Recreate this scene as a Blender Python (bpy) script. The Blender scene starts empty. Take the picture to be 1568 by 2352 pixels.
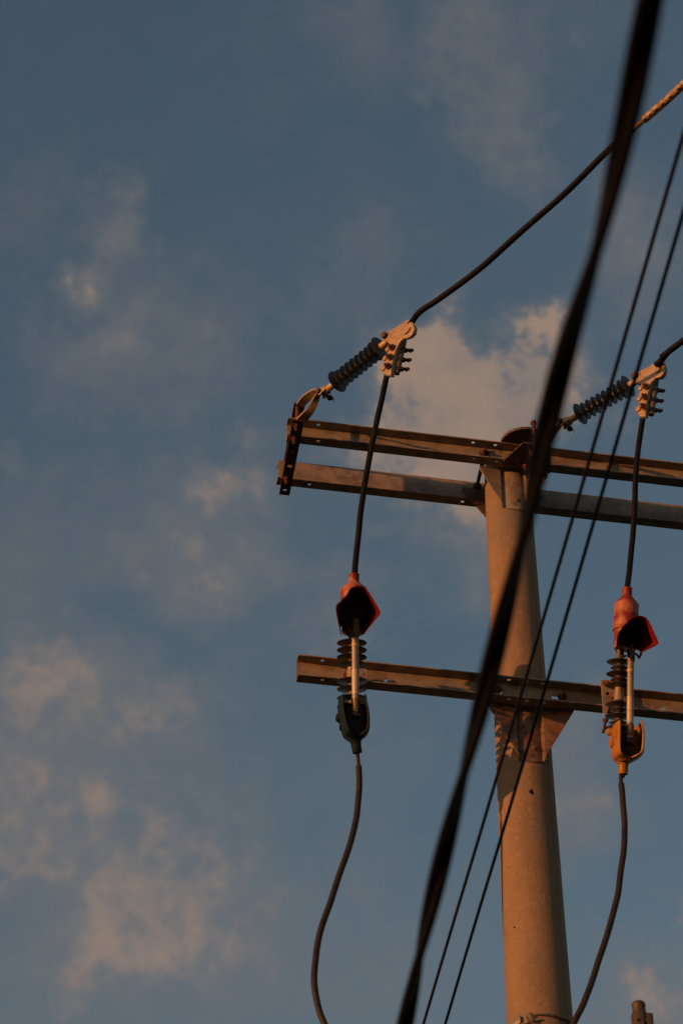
import bpy, bmesh, math, random
from mathutils import Vector, Matrix, noise
random.seed(7)
C = bpy.context.scene.collection
R = math.radians
# ------------------------------------------------------------ camera, sky, sun, exposure
PITCH = 41.0
FPX = 2352*85/36.0                       # focal length in units of a 1568 x 2352 picture
CAM = Vector((0, 0, 1.6))
FW = Vector((0, math.cos(R(PITCH)), math.sin(R(PITCH))))
UP = Vector((0, -math.sin(R(PITCH)), math.cos(R(PITCH))))
RT = Vector((1, 0, 0))
cd = bpy.data.cameras.new('camera'); cam = bpy.data.objects.new('camera', cd); C.objects.link(cam)
cam.location = CAM; cam.rotation_euler = (R(90+PITCH), 0, 0)
cd.lens = 85; cd.sensor_fit = 'VERTICAL'; cd.sensor_height = 36; cd.sensor_width = 24
cd.clip_start = 0.05; cd.clip_end = 3000
cd.dof.use_dof = True; cd.dof.focus_distance = 10.6; cd.dof.aperture_fstop = 4.0
sc = bpy.context.scene; sc.camera = cam
sc.view_settings.view_transform = 'Standard'; sc.view_settings.look = 'None'
sc.view_settings.exposure = 0.6; sc.view_settings.gamma = 1.0; sc.view_settings.use_curve_mapping = False
CS = .62     # cloud brightness
SUN_EL, SUN_AZ = 2.0, 238.0
sdir = Vector((math.sin(R(SUN_AZ))*math.cos(R(SUN_EL)), math.cos(R(SUN_AZ))*math.cos(R(SUN_EL)), math.sin(R(SUN_EL))))
sl = bpy.data.lights.new('sun', 'SUN'); sl.energy = 2.35; sl.color = (1.0, 0.39, 0.125); sl.angle = R(0.6)
so = bpy.data.objects.new('sun', sl); C.objects.link(so)
so.rotation_euler = sdir.to_track_quat('Z', 'Y').to_euler(); so.location = (-6, -4, 12)

def ray(px, py): return (FW*FPX + RT*(px-784) - UP*(py-1176)).normalized()

w = bpy.data.worlds.new('World'); sc.world = w; w.use_nodes = True
nt = w.node_tree; nt.nodes.clear()
def N(t, **k):
    n = nt.nodes.new(t)
    for a, b in k.items(): setattr(n, a, b)
    return n
def math_(op, a, b=None, c=None):
    n = N('ShaderNodeMath', operation=op)
    for i, v in enumerate((a, b, c)):
        if v is None: continue
        if hasattr(v, 'links'): nt.links.new(v, n.inputs[i])
        else: n.inputs[i].default_value = v
    return n.outputs[0]
sky = N('ShaderNodeTexSky', sky_type='NISHITA', sun_disc=False)
sky.sun_elevation = R(SUN_EL); sky.sun_rotation = R(SUN_AZ); sky.altitude = 20; sky.air_density = 1.0; sky.dust_density = 1.2; sky.ozone_density = 1.6
tc = N('ShaderNodeTexCoord')
def dot(vec):
    n = N('ShaderNodeVectorMath', operation='DOT_PRODUCT'); nt.links.new(tc.outputs['Generated'], n.inputs[0]); n.inputs[1].default_value = vec
    return n.outputs['Value']
U0, V0 = dot(RT), dot(UP)
# slow warp so that the cloud banks get ragged outlines
def nz(scale, detail, rough, seed, vec=None):
    m = N('ShaderNodeMapping'); nt.links.new(vec or tc.outputs['Generated'], m.inputs[0]); m.inputs['Location'].default_value = (seed, seed*.7, -seed)
    n = N('ShaderNodeTexNoise'); nt.links.new(m.outputs[0], n.inputs['Vector'])
    n.inputs['Scale'].default_value = scale; n.inputs['Detail'].default_value = detail; n.inputs['Roughness'].default_value = rough
    return n.outputs['Fac']
wa, wb = nz(16, 9, .68, 3.1), nz(16, 9, .68, 9.7)
U1 = math_('MULTIPLY_ADD', math_('SUBTRACT', wa, .5), .13, U0)
V1 = math_('MULTIPLY_ADD', math_('SUBTRACT', wb, .5), .13, V0)
cmb = N('ShaderNodeCombineXYZ'); nt.links.new(U1, cmb.inputs[0]); nt.links.new(V1, cmb.inputs[1])
banks = [(1070,870,210,120,1.5),(960,880,90,110,.7),(1010,980,190,160,1.0),(1070,1150,140,160,1.0),(1300,840,120,90,.5),(1180,930,150,120,.5),(560,1290,290,130,.52),(260,1900,600,500,.20),(500,700,600,300,.08),(250,560,120,140,.6),(420,1080,420,120,.2),
 (310,830,230,110,.42),(60,1720,230,240,.46),(290,1600,220,110,.42),(700,1480,130,70,.5),(1110,170,150,220,.5),(760,120,200,140,.22),(985,262,60,50,.25),
 (1460,560,170,170,.5),(1310,1850,150,190,.55),(1560,2290,200,140,.8),(1530,2120,80,40,.35),(20,1010,90,70,.25),(540,1090,150,80,.45),
 (450,2250,800,260,.40),(30,430,110,120,.22),(760,720,150,80,.14),(480,690,200,90,.14),(890,620,90,90,.18),(1400,1650,140,90,.35),
 (900,1730,130,90,.16),(350,1950,420,260,.38),(1010,1330,140,60,.22),(1260,60,260,150,.18),(100,1300,300,200,.36)]
acc = None
for (cx, cy, rx, ry, s) in banks:
    d = ray(cx, cy); u, v = d.dot(RT), d.dot(UP); ru, rv = rx/FPX, ry/FPX
    m = N('ShaderNodeMapping'); nt.links.new(cmb.outputs[0], m.inputs[0])
    m.inputs['Location'].default_value = (-u/ru, -v/rv, 0); m.inputs['Scale'].default_value = (1/ru, 1/rv, 1)
    ln = N('ShaderNodeVectorMath', operation='LENGTH'); nt.links.new(m.outputs[0], ln.inputs[0])
    mr = N('ShaderNodeMapRange', interpolation_type='SMOOTHSTEP'); nt.links.new(ln.outputs['Value'], mr.inputs[0])
    mr.inputs[1].default_value = 0.0; mr.inputs[2].default_value = 1.55; mr.inputs[3].default_value = s; mr.inputs[4].default_value = 0
    acc = mr.outputs[0] if acc is None else math_('ADD', acc, mr.outputs[0])
# away from the banks in view, the same broken cloud goes on over the rest of the sky
far_ = nz(3.2, 6, .6, 21.0)
frame = N('ShaderNodeMapRange', interpolation_type='SMOOTHSTEP'); nt.links.new(dot(FW), frame.inputs[0])
frame.inputs[1].default_value = .95; frame.inputs[2].default_value = .84; frame.inputs[3].default_value = 0; frame.inputs[4].default_value = 1
fm = N('ShaderNodeMapRange'); nt.links.new(far_, fm.inputs[0]); fm.inputs[1].default_value = .45; fm.inputs[2].default_value = .75; fm.inputs[3].default_value = 0; fm.inputs[4].default_value = .8
acc = math_('ADD', acc, math_('MULTIPLY', fm.outputs[0], frame.outputs[0]))
fine = nz(24, 14, .66, 5.0); fine2 = nz(70, 8, .62, 15.0)
fsum = math_('ADD', math_('MULTIPLY', math_('SUBTRACT', fine, .5), 1.9), math_('MULTIPLY', math_('SUBTRACT', fine2, .5), .75))
soft = math_('MINIMUM', math_('MULTIPLY_ADD', acc, 1.1, .28), 1)      # ragged only where there is cloud to tear
tot = math_('ADD', math_('MULTIPLY', acc, .95), math_('MULTIPLY', fsum, soft))
dr_ = N('ShaderNodeMapRange', interpolation_type='SMOOTHSTEP'); nt.links.new(tot, dr_.inputs[0]); dr_.inputs[1].default_value = -.12; dr_.inputs[2].default_value = 1.25; dr_.inputs[3].default_value = 0; dr_.inputs[4].default_value = .95
veil = math_('MULTIPLY', math_('MINIMUM', acc, 1), .5)
dens = math_('SUBTRACT', 1, math_('MULTIPLY', math_('SUBTRACT', 1, veil), math_('SUBTRACT', 1, dr_.outputs[0])))
zen = dot(Vector((0, 0, 1)))
# hue of the clear sky
tint = N('ShaderNodeMix', data_type='RGBA', blend_type='MULTIPLY'); tint.inputs[0].default_value = 1
nt.links.new(sky.outputs[0], tint.inputs[6]); tint.inputs[7].default_value = (1.11, 1.06, 1.0, 1)
cl = N('ShaderNodeMix', data_type='RGBA'); nt.links.new(dens, cl.inputs[0]); nt.links.new(tint.outputs[2], cl.inputs[6])
ctone = N('ShaderNodeMix', data_type='RGBA'); ctf = N('ShaderNodeMapRange', interpolation_type='SMOOTHSTEP'); nt.links.new(math_('MULTIPLY_ADD', math_('SUBTRACT', nz(38, 10, .6, 33.0), .5), 1.3, dens), ctf.inputs[0]); ctf.inputs[1].default_value = .5; ctf.inputs[2].default_value = 1.15
nt.links.new(ctf.outputs[0], ctone.inputs[0]); ctone.inputs[6].default_value = (1.12*CS, 1.10*CS, 1.14*CS, 1); ctone.inputs[7].default_value = (2.22*CS, 1.58*CS, 1.22*CS, 1)
nt.links.new(ctone.outputs[2], cl.inputs[7])
bg = N('ShaderNodeBackground'); nt.links.new(cl.outputs[2], bg.inputs[0]); bg.inputs[1].default_value = .15
wo = N('ShaderNodeOutputWorld'); nt.links.new(bg.outputs[0], wo.inputs[0])
SKY = dict(tint=tint, cloud=cl, bg=bg)

# ------------------------------------------------------------ places: the arm frame and rays through picture points
CP = Vector((.745, 8.12, 0))             # pole foot
AZ = R(9.6)
A = Vector((math.cos(AZ), math.sin(AZ), 0)); NN = Vector((math.sin(AZ), -math.cos(AZ), 0)); Z = Vector((0, 0, 1))
def hp(px, py, point, normal):
    d = ray(px, py); return CAM + d*((point-CAM).dot(normal)/d.dot(normal))
def hv(p, nd): return hp(p[0], p[1], CP + NN*nd, NN)
def hz(p, z): return hp(p[0], p[1], Vector((0, 0, z)), Z)
def z1(x, y): return (620+x/4.405, 711.9+y/4.405)
def z2(x, y): return (1033.4+x/5.462, 941.55+y/5.462)
def z3(x, y): return (1263.1+x/5.144, 803.8+y/5.144)
def z4(x, y): return (660.2+x/5.12, 1297.5+y/5.12)
def z5(x, y): return (1309+x/4.997, 1332+y/4.997)
def z6(x, y): return (1062.1+x/5.462, 1481.2+y/5.462)
def z7(x, y): return (1062.1+x/3.1, 2066.8+y/3.1)

# ------------------------------------------------------------ materials
def mat(name, col, rough=.6, metal=0.0, mottles=(), bump=.2, bscale=60, bdist=.002, coat=0):
    m = bpy.data.materials.new(name); m.use_nodes = True; t = m.node_tree; b = t.nodes['Principled BSDF']
    b.inputs['Roughness'].default_value = rough; b.inputs['Metallic'].default_value = metal
    co = t.nodes.new('ShaderNodeTexCoord'); last = None
    rgb = t.nodes.new('ShaderNodeRGB'); rgb.outputs[0].default_value = (*col, 1); last = rgb.outputs[0]
    for i, (c2, scale, lo, hi, stretch) in enumerate(mottles):
        mp = t.nodes.new('ShaderNodeMapping'); t.links.new(co.outputs['Object'], mp.inputs[0]); mp.inputs['Scale'].default_value = stretch; mp.inputs['Location'].default_value = (i*3.3, i*1.7, 0)
        n = t.nodes.new('ShaderNodeTexNoise'); t.links.new(mp.outputs[0], n.inputs['Vector']); n.inputs['Scale'].default_value = scale; n.inputs['Detail'].default_value = 8; n.inputs['Roughness'].default_value = .65
        r = t.nodes.new('ShaderNodeMapRange'); r.interpolation_type = 'SMOOTHSTEP'; t.links.new(n.outputs['Fac'], r.inputs[0]); r.inputs[1].default_value = lo; r.inputs[2].default_value = hi
        x = t.nodes.new('ShaderNodeMix'); x.data_type = 'RGBA'; t.links.new(r.outputs[0], x.inputs[0]); t.links.new(last, x.inputs[6]); x.inputs[7].default_value = (*c2, 1)
        last = x.outputs[2]
    t.links.new(last, b.inputs['Base Color'])
    n = t.nodes.new('ShaderNodeTexNoise'); t.links.new(co.outputs['Object'], n.inputs['Vector']); n.inputs['Scale'].default_value = bscale; n.inputs['Detail'].default_value = 6
    bp = t.nodes.new('ShaderNodeBump'); bp.inputs['Strength'].default_value = bump; bp.inputs['Distance'].default_value = bdist
    t.links.new(n.outputs['Fac'], bp.inputs['Height']); t.links.new(bp.outputs[0], b.inputs['Normal'])
    r = t.nodes.new('ShaderNodeMapRange'); t.links.new(n.outputs['Fac'], r.inputs[0]); r.inputs[3].default_value = max(.05, rough-.12); r.inputs[4].default_value = min(1, rough+.12); t.links.new(r.outputs[0], b.inputs['Roughness'])
    if coat: b.inputs['Coat Weight'].default_value = coat
    return m
S1 = (1, 1, 1)
M = dict(
 galv = mat('galvanized steel', (.31,.235,.17), .55, .08, [((.21,.16,.12), 14, .42, .62, S1), ((.16,.10,.065), 5, .52, .66, S1), ((.17,.08,.04), 12, .60, .70, (1,1,.4)), ((.38,.30,.225), 45, .55, .7, S1)], .25, 90),
 rusty = mat('rusty galvanized steel', (.17,.11,.075), .65, .05, [((.16,.06,.026), 14, .42, .62, S1), ((.07,.032,.018), 34, .52, .64, S1), ((.24,.19,.14), 11, .60, .72, S1)], .5, 120),
 rust = mat('rust', (.14,.05,.022), .85, 0, [((.05,.022,.014), 40, .42, .6, S1), ((.27,.09,.03), 70, .56, .7, S1)], .7, 200),
 dark_rust = mat('dark rusted steel', (.085,.05,.035), .7, .1, [((.14,.055,.025), 25, .5, .65, S1), ((.12,.11,.10), 10, .55, .7, S1)], .4, 150),
 cast = mat('cast aluminium', (.40,.29,.19), .5, .2, [((.30,.21,.135), 30, .45, .65, S1), ((.18,.11,.07), 18, .64, .74, S1)], .6, 400, .001),
 concrete = mat('pole concrete', (.25,.166,.098), .9, 0, [((.20,.14,.095), 5, .42, .62, (1,1,.35)), ((.265,.188,.125), 30, .5, .66, S1), ((.12,.085,.06), 150, .58, .66, S1), ((.33,.24,.165), 260, .62, .68, S1), ((.19,.155,.125), 2.2, .55, .68, S1), ((.17,.14,.11), 9, .62, .70, (1,1,.12))], .8, 140, .003),
 shed = mat('grey silicone shed', (.050,.053,.058), .5, 0, [((.072,.074,.078), 18, .45, .65, S1), ((.035,.033,.033), 40, .58, .7, S1)], .2, 120),
 shed_b = mat('brown grey polymer shed', (.075,.058,.05), .5, 0, [((.065,.052,.047), 18, .45, .65, S1)], .2, 120),
 cable = mat('black cable jacket', (.006,.0055,.0055), .6, 0, [((.013,.011,.010), 22, .52, .68, (1,1,.4))], .15, 80),
 cable_r = mat('weathered cable jacket', (.030,.022,.017), .5, 0, [((.014,.012,.011), 30, .5, .65, S1)], .3, 120),
 bare = mat('bare aluminium strand', (.36,.27,.19), .5, .3, [((.16,.11,.07), 60, .45, .6, S1)], .5, 300),
 red = mat('faded red silicone', (.21,.026,.015), .5, 0, [((.40,.14,.085), 13, .44, .56, S1), ((.15,.02,.014), 30, .60, .72, S1)], .15, 80),
 red_in = mat('red silicone hood', (.165,.010,.007), .45, 0, [((.12,.009,.006), 15, .5, .7, S1)], .1, 60),
 yellow = mat('ochre polymer', (.36,.16,.032), .45, 0, [((.24,.10,.02), 14, .45, .65, S1), ((.19,.09,.025), 40, .63, .74, S1)], .15, 60),
 teal = mat('dark green polymer', (.007,.016,.020), .6, 0, [((.011,.021,.024), 14, .5, .65, S1), ((.006,.010,.011), 40, .6, .74, S1)], .15, 60),
 tube = mat('fuse tube', (.27,.235,.19), .35, 0, [((.20,.165,.13), 25, .5, .7, (1,1,.3))], .15, 200),
 label = mat('fuse tube label', (.47,.40,.32), .4, 0, [((.30,.24,.18), 60, .56, .62, (1,1,.5))], .2, 100),
 band = mat('yellow tube band', (.52,.36,.12), .45),
 brass = mat('dull bronze casting', (.20,.13,.075), .5, .4, [((.10,.06,.035), 40, .48, .65, S1)], .5, 200),
 wirem = mat('steel guy wire', (.22,.19,.16), .5, .4, [((.12,.08,.055), 40, .5, .65, S1)], .5, 300),
 stubm = mat('weathered dark casting', (.065,.048,.04), .6, .1, [((.04,.03,.025), 30, .5, .65, S1)], .4, 150),
 castb = mat('dull brown casting', (.13,.098,.078), .6, .1, [((.09,.06,.045), 30, .5, .65, S1)], .4, 150),
 soil = mat('dark grassy ground', (.055,.050,.028), .95, 0, [((.035,.042,.016), .3, .45, .6, S1), ((.10,.075,.05), 2, .55, .7, S1)], .5, 5),
)
M['shade_black'] = mat('black interior shade', (.012,.010,.009), .7, 0, [((.03,.022,.016), 50, .55, .7, S1)], .4, 150)  # black that stands in for the shade inside hoods and shrouds
for k in ('red', 'red_in', 'teal', 'yellow', 'cable', 'cable_r'): M[k].node_tree.nodes['Principled BSDF'].inputs['Specular IOR Level'].default_value = {'cable': .12, 'cable_r': .18, 'teal': .15}.get(k, .3)
# moulding seam and formwork pores in the concrete stay with the pole surface
# ------------------------------------------------------------ mesh helpers
def smooth_by_angle(me, ang=38):
    bm = bmesh.new(); bm.from_mesh(me)
    for f in bm.faces: f.smooth = True
    for e in bm.edges:
        if len(e.link_faces) == 2 and e.calc_face_angle(0) > R(ang): e.smooth = False
    bm.to_mesh(me); bm.free()
def thing(name, label, cat, loc, group=None):
    o = bpy.data.objects.new(name, None); C.objects.link(o); o.location = loc; o.empty_display_size = .1
    o['label'] = label; o['category'] = cat
    if group: o['group'] = group
    return o
def wloc(o):
    v = Vector(o.location)
    while o.parent: o = o.parent; v += Vector(o.location)
    return v
def obj(name, bm, m, parent=None, loc=None, smooth=38, label=None):
    """bm in world coordinates; the object's own origin is its parent's, or loc"""
    me = bm if isinstance(bm, bpy.types.Mesh) else bpy.data.meshes.new(name)
    if not isinstance(bm, bpy.types.Mesh):
        bmesh.ops.recalc_face_normals(bm, faces=bm.faces); bm.to_mesh(me); bm.free()
    base = wloc(parent) if parent else Vector((0, 0, 0))
    org = Vector(loc) if loc is not None else base
    me.transform(Matrix.Translation(-org))
    smooth_by_angle(me, smooth); me.materials.clear(); me.materials.append(M[m])
    o = bpy.data.objects.new(name, me); C.objects.link(o)
    if parent: o.parent = parent
    o.location = org - base
    if label: o['label'] = label
    return o
def tag(o, label, cat, group=None):
    o['label'] = label; o['category'] = cat
    if group: o['group'] = group
    return o
def spline(pts, k=8):
    P = [Vector(p) for p in pts]; out = []
    for i in range(len(P)-1):
        p0, p1, p2, p3 = P[max(i-1, 0)], P[i], P[i+1], P[min(i+2, len(P)-1)]
        for j in range(k):
            t = j/k
            out.append(.5*((2*p1)+(p2-p0)*t+(2*p0-5*p1+4*p2-p3)*t*t+(3*p1-p0-3*p2+p3)*t**3))
    return out+[P[-1]]
def frames(P):
    T = [((P[min(i+1, len(P)-1)]-P[max(i-1, 0)])).normalized() for i in range(len(P))]
    u = T[0].orthogonal().normalized(); fr = []
    for t in T:
        u = (u-t*u.dot(t)).normalized(); fr.append((u, t.cross(u)))
    return T, fr
def add_tube(bm, pts, r, seg=16, cap=True):
    P = [Vector(p) for p in pts]; T, fr = frames(P); rings = []
    for i, p in enumerate(P):
        rr = r(i/(len(P)-1)) if callable(r) else (r[i] if isinstance(r, (list, tuple)) else r)
        u, v = fr[i]; rings.append([bm.verts.new(p+(u*math.cos(a)+v*math.sin(a))*rr) for a in [2*math.pi*k/seg for k in range(seg)]])
    for a, b in zip(rings, rings[1:]):
        for k in range(seg): bm.faces.new((a[k], a[(k+1) % seg], b[(k+1) % seg], b[k]))
    if cap: bm.faces.new(rings[0][::-1]); bm.faces.new(rings[-1])
    return bm
def tube(pts, r, seg=16, k=8): return add_tube(bmesh.new(), spline(pts, k) if k else pts, r, seg)
def add_lathe(bm, prof, org, ax, seg=32, ref=None, close=True):
    """prof: (radius, distance along axis)"""
    ax = ax.normalized(); u = (ref or ax.orthogonal()); u = (u-ax*u.dot(ax)).normalized(); v = ax.cross(u); rings = []
    for (r, t) in prof:
        rings.append([bm.verts.new(org+ax*t+(u*math.cos(a)+v*math.sin(a))*max(r, 1e-5)) for a in [2*math.pi*k/seg for k in range(seg)]])
    for a, b in zip(rings, rings[1:]):
        for k in range(seg): bm.faces.new((a[k], a[(k+1) % seg], b[(k+1) % seg], b[k]))
    if close: bm.faces.new(rings[0][::-1]); bm.faces.new(rings[-1])
    return bm
def lathe(prof, org, ax, seg=32, **k): return add_lathe(bmesh.new(), prof, org, ax, seg, **k)
def add_box(bm, c, ex, ey, ez, bev=0):
    vs = [bm.verts.new(c+ex*a+ey*b+ez*d) for a in (-1, 1) for b in (-1, 1) for d in (-1, 1)]
    fs = [bm.faces.new([vs[i] for i in q]) for q in ((0,1,3,2),(4,6,7,5),(0,4,5,1),(2,3,7,6),(0,2,6,4),(1,5,7,3))]
    if bev: bmesh.ops.bevel(bm, geom=list({e for f in fs for e in f.edges}), offset=bev, segments=2, affect='EDGES', profile=.5)
    return bm
def circ(cx, cy, r, n=20): return [(cx+r*math.cos(2*math.pi*i/n), cy+r*math.sin(2*math.pi*i/n)) for i in range(n)]
def slot(cx, cy, hl, r, n=8):
    return [(cx+hl+r*math.cos(a), cy+r*math.sin(a)) for a in [-math.pi/2+math.pi*i/n for i in range(n+1)]] + \
           [(cx-hl+r*math.cos(a), cy+r*math.sin(a)) for a in [math.pi/2+math.pi*i/n for i in range(n+1)]]
def plate_mesh(outline, holes, th, org, ex, ey, bev=.0008):
    """flat plate with real holes, lying in the plane org + x*ex + y*ey, th thick (centred)"""
    cu = bpy.data.curves.new('tmp', 'CURVE'); cu.dimensions = '2D'; cu.fill_mode = 'BOTH'; cu.extrude = max(th/2-bev, 1e-4); cu.bevel_depth = bev; cu.bevel_resolution = 1; cu.offset = -bev
    for lp in [outline]+list(holes):
        s = cu.splines.new('POLY'); s.points.add(len(lp)-1)
        for i, q in enumerate(lp): s.points[i].co = (q[0], q[1], 0, 1)
        s.use_cyclic_u = True
    o = bpy.data.objects.new('tmp', cu); C.objects.link(o)
    me = bpy.data.meshes.new_from_object(o); bpy.data.objects.remove(o); bpy.data.curves.remove(cu)
    ez = ex.cross(ey); mm = Matrix((ex.to_4d(), ey.to_4d(), ez.to_4d(), Vector((0, 0, 0, 1)))).transposed()
    mm = Matrix.Translation(org) @ Matrix([[ex.x, ey.x, ez.x, 0], [ex.y, ey.y, ez.y, 0], [ex.z, ey.z, ez.z, 0], [0, 0, 0, 1]])
    me.transform(mm); return me
def join(meshes):
    bm = bmesh.new()
    for m in meshes:
        if isinstance(m, bpy.types.Mesh): bm.from_mesh(m)
        else:
            t = bpy.data.meshes.new('t'); m.to_mesh(t); m.free(); bm.from_mesh(t)
    return bm
def plate_world(pts, th, normal, holes=(), bev=.0008):
    """plate through world points (roughly coplanar) with circular holes [(world centre, r)]"""
    n = normal.normalized(); ex = (A-n*A.dot(n)); ex = ex.normalized() if ex.length > .2 else Z.cross(n).normalized(); ey = n.cross(ex)
    o = pts[0]; f = lambda p: ((p-o).dot(ex), (p-o).dot(ey))
    return plate_mesh([f(p) for p in pts], [circ(*f(c), r) for c, r in holes], th, o, ex, ey, bev)
def bolt(c, ax, r=.011, head=.012, up=.0, down=.03, nut=True):
    """hex head at c looking along ax, washer under it, threaded end beyond"""
    bm = bmesh.new(); ax = ax.normalized()
    add_lathe(bm, [(r*1.6, -.0005), (r*1.6, .0025)], c, ax, 20)
    add_lathe(bm, [(r*1.08, .0025), (r*1.15, .004), (r*1.15, head), (r*1.0, head+.0015)], c, ax, 6)
    th = [(r*.6, head)]
    n = max(1, int(down/.003))
    for i in range(n): th += [(r*.62, head+down*(i+.2)/n), (r*.52, head+down*(i+.7)/n)]
    th += [(r*.5, head+down)]
    add_lathe(bm, th, c, ax, 12)
    return bm
def solidify(bm, th):
    me = bpy.data.meshes.new('t'); bmesh.ops.recalc_face_normals(bm, faces=bm.faces); bm.to_mesh(me); bm.free()
    o = bpy.data.objects.new('t', me); C.objects.link(o)
    md = o.modifiers.new('s', 'SOLIDIFY'); md.thickness = th; md.offset = 0
    dg = bpy.context.evaluated_depsgraph_get(); r = bpy.data.meshes.new_from_object(o.evaluated_get(dg)); bpy.data.objects.remove(o); return r
def loft(rows):
    bm = bmesh.new(); V = [[bm.verts.new(p) for p in r] for r in rows]
    for a, b in zip(V, V[1:]):
        for k in range(len(a)-1): bm.faces.new((a[k], a[k+1], b[k+1], b[k]))
    return bm

# ------------------------------------------------------------ ground
bm = bmesh.new(); n = 60
for i in range(n+1):
    for j in range(n+1):
        x = (i/n-.5)*2; y = (j/n-.5)*2; x = x*abs(x)*900; y = y*abs(y)*900
        bm.verts.new((x, y, .12*noise.noise(Vector((x*.05, y*.05, 0)))-.06 if abs(x) > 20 or abs(y) > 20 else .012*noise.noise(Vector((x*.4, y*.4, 0)))-.01))
bm.verts.ensure_lookup_table()
for i in range(n):
    for j in range(n):
        k = i*(n+1)+j; bm.faces.new((bm.verts[k], bm.verts[k+n+1], bm.verts[k+n+2], bm.verts[k+1]))
g = obj('ground', bm, 'soil'); g['kind'] = 'structure'

# ------------------------------------------------------------ heights
W_UP = .125; FL = .052; HC = .104; TW = .006
zb = hv((1128, 1069.8), W_UP).z; zt = zb+HC               # upper pair of arms: underside, top
W_LO = .150
zlb = hv((1128, 1612.5), W_LO).z; zlt = zlb+HC            # lower arm
print('ARM z', zb, zt, zlb, 'left end', (hv((657, 1000), W_UP)-CP).dot(A), (hv((638, 1100), -.108)-CP).dot(A), (hv((680, 1540), W_LO)-CP).dot(A))

# ------------------------------------------------------------ pole
Rtop = .1015
def prad(z): return Rtop + (zt-z)*.0083
pole_h = zt-.004
pole = thing('utility_pole', 'round tapered tan concrete pole carrying the steel crossarms', 'utility pole', CP)
bm = bmesh.new(); seg = 72; rows = 150; rings = []
seam_a = math.atan2(-.62, .78)
for i in range(rows+1):
    z = -.6+(pole_h+.6)*(i/rows)**.8; ring = []
    for k in range(seg):
        a = 2*math.pi*k/seg; r = prad(z)
        d = Vector((math.cos(a), math.sin(a), 0))
        r += .0009*noise.noise(Vector((d.x*1.6, d.y*1.6, z*.9))) + .0005*noise.noise(Vector((d.x*6, d.y*6, z*4)))
        da = abs((a-seam_a+math.pi) % (2*math.pi)-math.pi)
        if da < .046: r -= .005
        ring.append(bm.verts.new(CP+d*r+Z*z))
    rings.append(ring)
for a, b in zip(rings, rings[1:]):
    for k in range(seg): bm.faces.new((a[k], a[(k+1) % seg], b[(k+1) % seg], b[k]))
bm.faces.new(rings[0][::-1]); bm.faces.new(rings[-1])
bmesh.ops.recalc_face_normals(bm, faces=bm.faces)
me = bpy.data.meshes.new('p'); bm.to_mesh(me); bm.free()
po = bpy.data.objects.new('p', me); C.objects.link(po); me.materials.append(M['concrete'])
cb = bmesh.new()
def pole_hit(p):
    for k in range(60):
        q = hp(p[0], p[1], CP+Vector((0, -.14+.004*k, 0)), Vector((0, -1, 0)))
        if (Vector((q.x, q.y, 0))-CP).length < prad(q.z): return q
    return q
for p, r in (((1221, 1820), .011), ((1180.5, 2130), .0045), ((1166, 1992), .003), ((1213, 1702), .003)):
    q = pole_hit(p); d = (Vector((q.x, q.y, 0))-CP).normalized()
    add_lathe(cb, [(r*1.25, .01), (r, -.003), (r, -.06)], q, d, 16)
for i in range(46):
    z = zlb-2.2+random.random()*3.6; a = -math.pi/2+random.uniform(-1.3, 1.3); r = random.uniform(.0011, .0028)
    d = Vector((math.cos(a), math.sin(a), 0)); add_lathe(cb, [(r*1.4, .004), (r, -.002), (r*.6, -.0045)], CP+d*prad(z)+Z*z, d, 7)
cme = bpy.data.meshes.new('c'); bmesh.ops.recalc_face_normals(cb, faces=cb.faces); cb.to_mesh(cme); cb.free()
co = bpy.data.objects.new('c', cme); C.objects.link(co)
md = po.modifiers.new('b', 'BOOLEAN'); md.object = co; md.operation = 'DIFFERENCE'; md.solver = 'EXACT'
dg = bpy.context.evaluated_depsgraph_get(); pm = bpy.data.meshes.new_from_object(po.evaluated_get(dg))
bpy.data.objects.remove(po); bpy.data.objects.remove(co)
obj('shaft', pm, 'concrete', pole, smooth=30)

# ------------------------------------------------------------ crossarms (channels)
def channel(x0, x1, z0, wd, side, tops=(), bots=(), webs=()):
    """side=+1 opens to the viewer, -1 opens away. Holes are x positions on the flanges / web"""
    org = CP+Z*z0+NN*wd; out = []
    N2 = NN*side
    out.append(plate_mesh([(x0, 0), (x1, 0), (x1, FL), (x0, FL)], [circ(h, FL*.56, .0085) for h in tops], TW, org+Z*(HC-TW/2), A, N2))
    out.append(plate_mesh([(x0, 0), (x1, 0), (x1, FL), (x0, FL)], [circ(h, FL*.56, .0085) for h in bots], TW, org+Z*(TW/2), A, N2))
    hl = []
    for h in webs:
        hl.append(slot(h[0], HC*.5, h[1], .008) if isinstance(h, tuple) else circ(h, HC*.5, .0085))
    out.append(plate_mesh([(x0, TW-.0004), (x1, TW-.0004), (x1, HC-TW+.0004), (x0, HC-TW+.0004)], hl, TW, org+N2*(TW/2+.0004), A, Z))
    # rolled fillets in the two inner corners
    fb = bmesh.new()
    for zz, s in ((TW, 1), (HC-TW, -1)):
        f = .008; pr = []
        for i in range(5):
            t = math.pi/2*i/4; pr.append((f-f*math.sin(t), f-f*math.cos(t)))
        vs = []
        for x in (x0+.0006, x1-.0006):
            vs.append([fb.verts.new(org+A*x+N2*(TW+a)+Z*(zz+s*b)) for a, b in pr]+[fb.verts.new(org+A*x+N2*(TW-.001)+Z*(zz-s*.001))])
        m_ = len(vs[0])
        for i in range(m_): fb.faces.new((vs[0][i], vs[0][(i+1) % m_], vs[1][(i+1) % m_], vs[1][i]))
        fb.faces.new(vs[0]); fb.faces.new(vs[1][::-1])
    out.append(fb)
    return join(out)
def ax(p, nd): return (hv(p, nd)-CP).dot(A)
xl = ax((657, 1000), W_UP); xl2 = ax((638, 1090), -.108); xl3 = ax((680, 1540), W_LO)
xr = -xl+.02
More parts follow.
